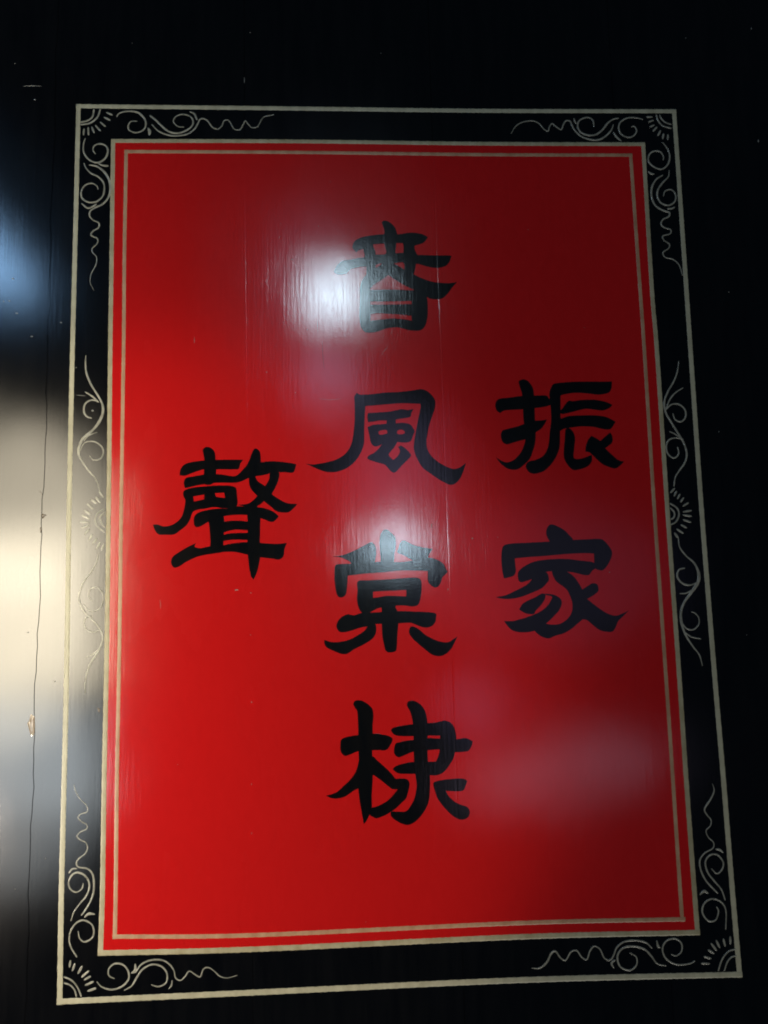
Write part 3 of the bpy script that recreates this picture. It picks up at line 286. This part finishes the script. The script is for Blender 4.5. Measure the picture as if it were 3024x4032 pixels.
def paint(name, c1, c2, rough=0.27, core=0.145, wide=0.12, ior=1.65, streak=1.0, mscale=(60, 60, 8), **k):
    """lacquer: matt pigment under a clear film whose sheen has a tight and a wide lobe"""
    m = bpy.data.materials.new(name); m.use_nodes = True; nt = m.node_tree; nt.nodes.clear(); N = nt.nodes; LK = nt.links
    out = N.new('ShaderNodeOutputMaterial')
    nrm, tc, noise, math_ = relief(nt, streak=streak)
    cr = N.new('ShaderNodeValToRGB'); cr.color_ramp.elements[0].position = 0.35; cr.color_ramp.elements[1].position = 0.68
    cr.color_ramp.elements[0].color = (*c1, 1); cr.color_ramp.elements[1].color = (*c2, 1)
    LK.new(noise(1.0, mscale, detail=5.0, rough=0.6), cr.inputs[0])
    df = N.new('ShaderNodeBsdfDiffuse'); LK.new(cr.outputs[0], df.inputs[0]); LK.new(nrm, df.inputs['Normal'])
    def glossy(r):
        g = N.new('ShaderNodeBsdfGlossy'); g.distribution = 'BECKMANN'; g.inputs['Color'].default_value = (1, 1, 1, 1)
        rr = N.new('ShaderNodeMapRange'); rr.inputs[3].default_value = r-0.03; rr.inputs[4].default_value = r+0.03
        LK.new(noise(14.0, (1, 1, 0.4), detail=4.0), rr.inputs[0]); LK.new(rr.outputs[0], g.inputs['Roughness'])
        LK.new(nrm, g.inputs['Normal']); return g.outputs[0]
    mg = N.new('ShaderNodeMixShader'); mg.inputs[0].default_value = wide
    LK.new(glossy(core), mg.inputs[1]); LK.new(glossy(rough), mg.inputs[2])
    fr = N.new('ShaderNodeFresnel'); fr.inputs['IOR'].default_value = ior
    ms = N.new('ShaderNodeMixShader'); LK.new(fr.outputs[0], ms.inputs[0]); LK.new(df.outputs[0], ms.inputs[1]); LK.new(mg.outputs[0], ms.inputs[2])
    LK.new(ms.outputs[0], out.inputs['Surface'])
    return m
M_BLACK = paint('black_lacquer', (0.0016, 0.0016, 0.0020), (0.0035, 0.0034, 0.0036), streak=0.6, core=0.175, rough=0.28)
M_RED = paint('red_lacquer', (0.495, 0.0075, 0.0072), (0.525, 0.0085, 0.0082), mscale=(90, 90, 50))
M_INK = paint('black_brush_paint', (0.0022, 0.0026, 0.0030), (0.0050, 0.0046, 0.0040))
LINE = dict(rough=0.45, core=0.30, wide=0.5, ior=1.42, streak=0.5, mscale=(70, 70, 30))
M_CREAM = paint('cream_line_paint', (0.36, 0.34, 0.23), (0.48, 0.46, 0.32), **LINE)
M_OCHRE = paint('ochre_line_paint', (0.32, 0.28, 0.16), (0.45, 0.41, 0.27), **LINE)
M_TAN = paint('thin_tan_line_paint', (0.38, 0.20, 0.11), (0.50, 0.32, 0.19), **LINE)
M_SCROLL = paint('cream_scroll_paint', (0.21, 0.205, 0.16), (0.40, 0.39, 0.31), **{**LINE, 'mscale': (90, 90, 90), 'ior': 1.62, 'core': 0.2, 'rough': 0.3, 'wide': 0.2})
M_WOOD = paint('bare_chipped_wood', (0.20, 0.15, 0.10), (0.36, 0.29, 0.20), rough=0.6, mscale=(300, 300, 40))
M_CHIP = paint('dark_chip', (0.05, 0.03, 0.015), (0.10, 0.07, 0.04), rough=0.5, core=0.3)
M_FLECK = paint('pale_fleck', (0.2, 0.2, 0.18), (0.35, 0.34, 0.30), rough=0.5)

# ------------------------------------------------------------------ helpers
MM = 0.001
SEAM = []
for s in D['seams']: SEAM.append([(p[0]*MM, p[1]*MM) for p in s])
SEAM[1] = [(0.2130, 1.10), *SEAM[1], (0.2212, 0.0)]
SEAM[2] = [(0.4632, 1.10), *SEAM[2], (0.4668, 0.40), (0.4680, 0.0)]
SEAM[0] = [(-0.0350, 1.10), *SEAM[0], (-0.0385, 0.0)]
SEAM.append([(0.7120, 1.1), (0.7150, 0.5), (0.7165, 0.0)])
def seam_x(i, z):
    s = SEAM[i]
    if z >= s[0][1]: return s[0][0]
    for a, b in zip(s, s[1:]):
        if a[1] >= z >= b[1]:
            t = (z-b[1])/(a[1]-b[1]); return b[0]+(a[0]-b[0])*t
    return s[-1][0]
def groove(x, z):
    for i in (1, 2, 3):
        d = abs(x-seam_x(i, z)); w = 0.0009
        if d < w: return (0.000025, 0.00004, 0.0)[i-1]*(1-d/w)
    return 0.0

def make(name, verts, faces, mat, parent=None, smooth=False, label=None):
    me = bpy.data.meshes.new(name); me.from_pydata(verts, [], faces); me.update()
    if smooth: me.polygons.foreach_set('use_smooth', [True]*len(me.polygons))
    me.materials.append(mat)
    o = bpy.data.objects.new(name, me); COL.objects.link(o); o.parent = parent
    if label: o['label'] = label
    return o

def catmull(a, b, c, d, t):
    return tuple(0.5*((2*b[i])+(-a[i]+c[i])*t+(2*a[i]-5*b[i]+4*c[i]-d[i])*t*t+(-a[i]+3*b[i]-3*c[i]+d[i])*t**3) for i in (0, 1))
def smooth_closed(pts, n=5):
    """closed outline through the points, sharp where a point is marked as a corner"""
    out = []; N = len(pts)
    for i in range(N):
        b, c = pts[i], pts[(i+1) % N]; a, d = pts[i-1], pts[(i+2) % N]
        if len(b) > 2: a = (2*b[0]-c[0]*0.5-b[0]*0.5, 2*b[1]-c[1]*0.5-b[1]*0.5)
        if len(c) > 2: d = (2*c[0]-b[0]*0.5-c[0]*0.5, 2*c[1]-b[1]*0.5-c[1]*0.5)
        for k in range(n): out.append(catmull(a, b, c, d, k/n))
    return out
def smooth_open(pts, step=1.2):
    out = []; par = []; N = len(pts)
    for i in range(N-1):
        b, c = pts[i], pts[i+1]
        a = pts[i-1] if i else (2*b[0]-c[0], 2*b[1]-c[1]); d = pts[i+2] if i+2 < N else (2*c[0]-b[0], 2*c[1]-b[1])
        n = max(2, int(math.dist(b[:2], c[:2])/step))
        for k in range(n): out.append(catmull(a, b, c, d, k/n)); par.append((i+k/n)/(N-1))
    out.append(tuple(pts[-1][:2])); par.append(1.0)
    return out, par

def film(name, adds, holes, mat, parent, front, back, wobble=0.0, label=None):
    """paint film: union of outlines minus holes, with seam lines cut in, real thickness"""
    V = []; F = []; kind = []; E = []
    for grp, k in ((adds, 1), (holes, -1)):
        for poly in grp:
            i0 = len(V)
            if sum(a[0]*b[1]-b[0]*a[1] for a, b in zip(poly, poly[1:]+poly[:1])) < 0: poly = poly[::-1]
            for x, z in poly:
                V.append(Vector((x*MM+random.uniform(-wobble, wobble), z*MM+random.uniform(-wobble, wobble))))
            F.append(list(range(i0, len(V)))); kind.append(k)
    xs = [v.x for v in V]; zs = [v.y for v in V]; x0, x1, z0, z1 = min(xs), max(xs), min(zs), max(zs)
    for i in (1, 2, 3):
        if x0-0.002 < seam_x(i, (z0+z1)/2) < x1+0.002:
            n = max(3, int((z1-z0)/0.02))
            for dx in (-0.0009, 0, 0.0009):
                prev = None
                for k in range(n+1):
                    z = z0-0.001+(z1-z0+0.002)*k/n
                    V.append(Vector((seam_x(i, z)+dx, z)))
                    if prev is not None: E.append((prev, len(V)-1))
                    prev = len(V)-1
    r = delaunay_2d_cdt(V, E, F, 0, 1e-7, True)
    vo, fo, of = r[0], r[2], r[5]
    keep = []
    for f, o in zip(fo, of):
        if o and all(kind[q] == 1 for q in o): keep.append(f if sum((vo[f[i]].x*vo[f[(i+1) % len(f)]].y-vo[f[(i+1) % len(f)]].x*vo[f[i]].y) for i in range(len(f))) > 0 else f[::-1])
    used = sorted({v for f in keep for v in f}); idx = {v: i for i, v in enumerate(used)}
    n = len(used)
    verts = [(vo[v].x, front+groove(vo[v].x, vo[v].y), vo[v].y) for v in used]
    verts += [(vo[v].x, back, vo[v].y) for v in used]
    faces = []; edges = set()
    for f in keep:
        g = [idx[v] for v in f]; faces.append(g)
        for a, b in zip(g, g[1:]+g[:1]): edges.add((a, b))
    for a, b in edges:
        if (b, a) not in edges: faces.append([b, a, a+n, b+n])
    return make(name, verts, faces, mat, parent, label=label)

def ribbon(name, pts, widths, mat, parent, h=0.00028, base=0.0, step=1.2, rough=0.05, taper=True, closed_ends=True, label=None):
    """raised brush line with a rounded section, tapering ends"""
    c, par = smooth_open(pts, step)
    ph = random.uniform(0, 50); verts = []; faces = []
    L_ = [0.0]
    for a, b in zip(c, c[1:]): L_.append(L_[-1]+math.dist(a, b))
    T = L_[-1] or 1
    prof = ((-1, 0.00015), (-0.86, -0.75*h), (-0.45, -h), (0.45, -h), (0.86, -0.75*h), (1, 0.00015))
    for i, (x, z) in enumerate(c):
        a = c[max(i-1, 0)]; b = c[min(i+1, len(c)-1)]
        tx, tz = b[0]-a[0], b[1]-a[1]; l = math.hypot(tx, tz) or 1; nx, nz = tz/l, -tx/l
        u = par[i]*(len(widths)-1); k = min(int(u), len(widths)-2) if len(widths) > 1 else 0
        w = widths[0] if len(widths) == 1 else widths[k]+(widths[k+1]-widths[k])*(u-k)
        w *= 1+rough*(math.sin(L_[i]*0.9+ph)*0.5+math.sin(L_[i]*0.37+ph*2)*0.6+random.uniform(-.5, .5)*0.5)
        if taper:
            e = min(L_[i], T-L_[i])/(w*0.8+0.01); w *= 0.25+0.75*math.sqrt(min(1, e))
        for s, y in prof:
            X = (x+nx*s*w/2)*MM; Z = (z+nz*s*w/2)*MM
            verts.append((X, base+y+groove(X, Z), Z))
    m = len(prof)
    for i in range(len(c)-1):
        for j in range(m-1): faces.append((i*m+j, i*m+j+1, (i+1)*m+j+1, (i+1)*m+j))
    faces.append(tuple(range(m))[::-1]); faces.append(tuple((len(c)-1)*m+j for j in range(m)))
    me_o = make(name, verts, faces, mat, parent, smooth=True, label=label)
    bm = bmesh.new(); bm.from_mesh(me_o.data); bmesh.ops.recalc_face_normals(bm, faces=bm.faces)
    if sum(f.normal.y*f.calc_area() for f in bm.faces if abs(f.normal.y) > .8) > 0: bmesh.ops.reverse_faces(bm, faces=bm.faces)
    bm.to_mesh(me_o.data); bm.free()
    return me_o

# ------------------------------------------------------------------ the painted board
ROOT = bpy.data.objects.new('painted_board_panel', None); COL.objects.link(ROOT)
ROOT['label'] = 'black lacquered plank panel with a red painted field, cream borders and seven black brush characters'
ROOT['category'] = 'painted panel'

# planks: joint edges wander a little, both edges of a joint follow the same line
Z0, Z1 = -0.75, 2.10
def joint(i, z):
    if i in (0, 1, 2, 3): x = seam_x(i, z)
    else: x = {-4: -1.02, -3: -0.775, -2: -0.53, -1: -0.283, 4: 0.962, 5: 1.21, 6: 1.46, 7: 1.71}[i]
    if i == 0: x += 0.0009*math.sin(z*31)+0.0006*math.sin(z*83+1)+0.0004*math.sin(z*190)
    return x
order = [-4, -3, -2, -1, 0, 1, 2, 3, 4, 5, 6, 7]
for a, b in zip(order, order[1:]):
    verts = []; faces = []; n = 190
    ga = 0.00030 if a != 0 else 0.00020; gb = 0.00030 if b != 0 else 0.00020
    if a in (1, 2, 3): ga = 0.00012
    if b in (1, 2, 3): gb = 0.00012
    ch = 0.00025
    for k in range(n+1):
        z = Z0+(Z1-Z0)*k/n; xa = joint(a, z)+ga; xb = joint(b, z)-gb
        verts += [(xa, 0.024, z), (xa, ch, z), (xa+ch, 0, z), (xb-ch, 0, z), (xb, ch, z), (xb, 0.024, z)]
    for k in range(n):
        for j in range(6): faces.append((k*6+j, k*6+(j+1) % 6, (k+1)*6+(j+1) % 6, (k+1)*6+j))
    faces.append(tuple(range(6))[::-1]); faces.append(tuple(n*6+j for j in range(6)))
    make('plank', verts, faces, M_BLACK, ROOT)

# red field with the outline of its edge line
edge = D['lines']['edge'][2]
outl = []
for sd in edge: outl += smooth_open(sd, 30)[0][:-1]
film('red_field', [outl], [], M_RED, ROOT, -0.00016, 0.0002)

def border(key, mat, base, label):
    w1, w2, sides = D['lines'][key]; w1 *= 0.92; w2 *= 0.92
    grp = bpy.data.objects.new('border_frame', None); COL.objects.link(grp); grp.parent = ROOT; grp['label'] = label
    for i, sd in enumerate(sides):
        ws = {0: [w1], 1: [w1, w2], 2: [w2], 3: [w2, w1]}[i]
        # carry each bar half a width past the corner so that the corners close square
        p0, p1 = sd[0], sd[1]; l = math.dist(p0, p1); w = ws[0]
        sd = [[p0[0]-(p1[0]-p0[0])/l*w*0.5, p0[1]-(p1[1]-p0[1])/l*w*0.5]]+sd[1:]
        q0, q1 = sd[-1], sd[-2]; l = math.dist(q0, q1); w = ws[-1]
        sd = sd[:-1]+[[q0[0]-(q1[0]-q0[0])/l*w*0.5, q0[1]-(q1[1]-q0[1])/l*w*0.5]]
        ribbon('border_line', sd, ws, mat, grp, h=0.00012, base=base+(0.00003 if i % 2 else 0), step=0.8 if i % 2 == 0 else 2.0, rough=0.06, taper=False)
border('outer', M_CREAM, 0.0, 'outer cream border line on the black boards')
border('edge', M_OCHRE, -0.00016, 'ochre cream line round the edge of the red field')
border('inner', M_TAN, -0.00016, 'thin tan line just inside the red field')

CHL = {'c1': 'top character of the middle column, under the bright glare',
       'c2': 'second character of the middle column, a wide arch with curled feet',
       'c3': 'third character of the middle column, washed by the lower glare',
       'c4': 'bottom character of the middle column',
       'c5': 'upper character of the right column',
       'c6': 'lower character of the right column',
       'c7': 'single dense character of the left column'}
for k, L_ in D['chars'].items():
    adds = [smooth_closed([tuple(p) for p in pts]) for s, pts in L_ if s == '+']
    holes = [smooth_closed([tuple(p) for p in pts]) for s, pts in L_ if s == '-']
    film('brush_character', adds, holes, M_INK, ROOT, -0.00036, -0.0001, wobble=0.00006, label=CHL[k])

ORL = {'o1': 'scroll ornament in the top left corner of the border', 'o2': 'dim scroll ornament in the top right corner of the border',
       'o3': 'half flower with scrolls in the middle of the left border', 'o4': 'half flower with scrolls in the middle of the right border',
       'o5': 'scroll ornament in the bottom left corner of the border', 'o6': 'dim scroll ornament in the bottom right corner of the border'}
for k, L_ in D['orn'].items():
    g = bpy.data.objects.new('scroll_ornament', None); COL.objects.link(g); g.parent = ROOT; g['label'] = ORL[k]
    z = 0
    for n, ws, pts in L_:
        if n == 'ray':
            a, b = pts; m = [(a[0]+b[0])/2+random.uniform(-.15, .15), (a[1]+b[1])/2]
            pts = [a, m, b]; ws = [ws[0]*0.75, ws[0]*0.95, ws[0]*0.8]
        z += 0.000008
        ribbon(n, pts, ws, M_SCROLL, g, h=0.00022, base=-z, step=0.8, rough=0.08)

# chips along the open joint and pale flecks
def chip(pts, mat, front, dome, name, label=None):
    c = smooth_closed([tuple(p) for p in pts], 3); cx = sum(p[0] for p in c)/len(c); cz = sum(p[1] for p in c)/len(c)
    v = [(cx*MM, front-dome, cz*MM)]+[((cx+(x-cx)*.6)*MM, front-dome*random.uniform(.5, 1), (cz+(z-cz)*.6)*MM) for x, z in c]+[(x*MM, front+0.0002, z*MM) for x, z in c]
    n = len(c); f = []
    for i in range(n):
        j = (i+1) % n; f += [(0, 1+i, 1+j), (1+i, 1+n+i, 1+n+j, 1+j)]
    o = make(name, v, f, mat, ROOT, label=label)
    bm = bmesh.new(); bm.from_mesh(o.data); bmesh.ops.recalc_face_normals(bm, faces=bm.faces)
    if sum(q.normal.y for q in bm.faces) > 0: bmesh.ops.reverse_faces(bm, faces=bm.faces)
    bm.to_mesh(o.data); bm.free(); return o
CL = ['large paint chip with bare wood beside the open joint', 'small dark paint chip on the open joint', 'small dark nick on the open joint', 'small chip at the left edge of the red field']
for i, c in enumerate(D['chips']): chip(c, M_WOOD if i == 0 else M_CHIP, -0.0002 if i == 0 else -0.00005, 0.0003, 'paint_chip', CL[i])
for x, z, w, h in D['flecks']:
    n = 7; ph = random.uniform(0, 6)
    pts = [(x+w*0.5*math.cos(ph+t*math.tau/n)*random.uniform(.6, 1.1), z+h*0.5*math.sin(ph+t*math.tau/n)*random.uniform(.6, 1.1)) for t in range(n)]
    chip(pts, M_FLECK, -0.0001, 0.0003, 'paint_fleck')

for k, p, w in D['scratches']:
    ribbon('scratch', p, [w*0.4, w*0.7, w*0.3], M_CHIP if k == 'd' else M_FLECK, ROOT, h=0.00006, base=-0.00018, step=2.0, rough=0.2)
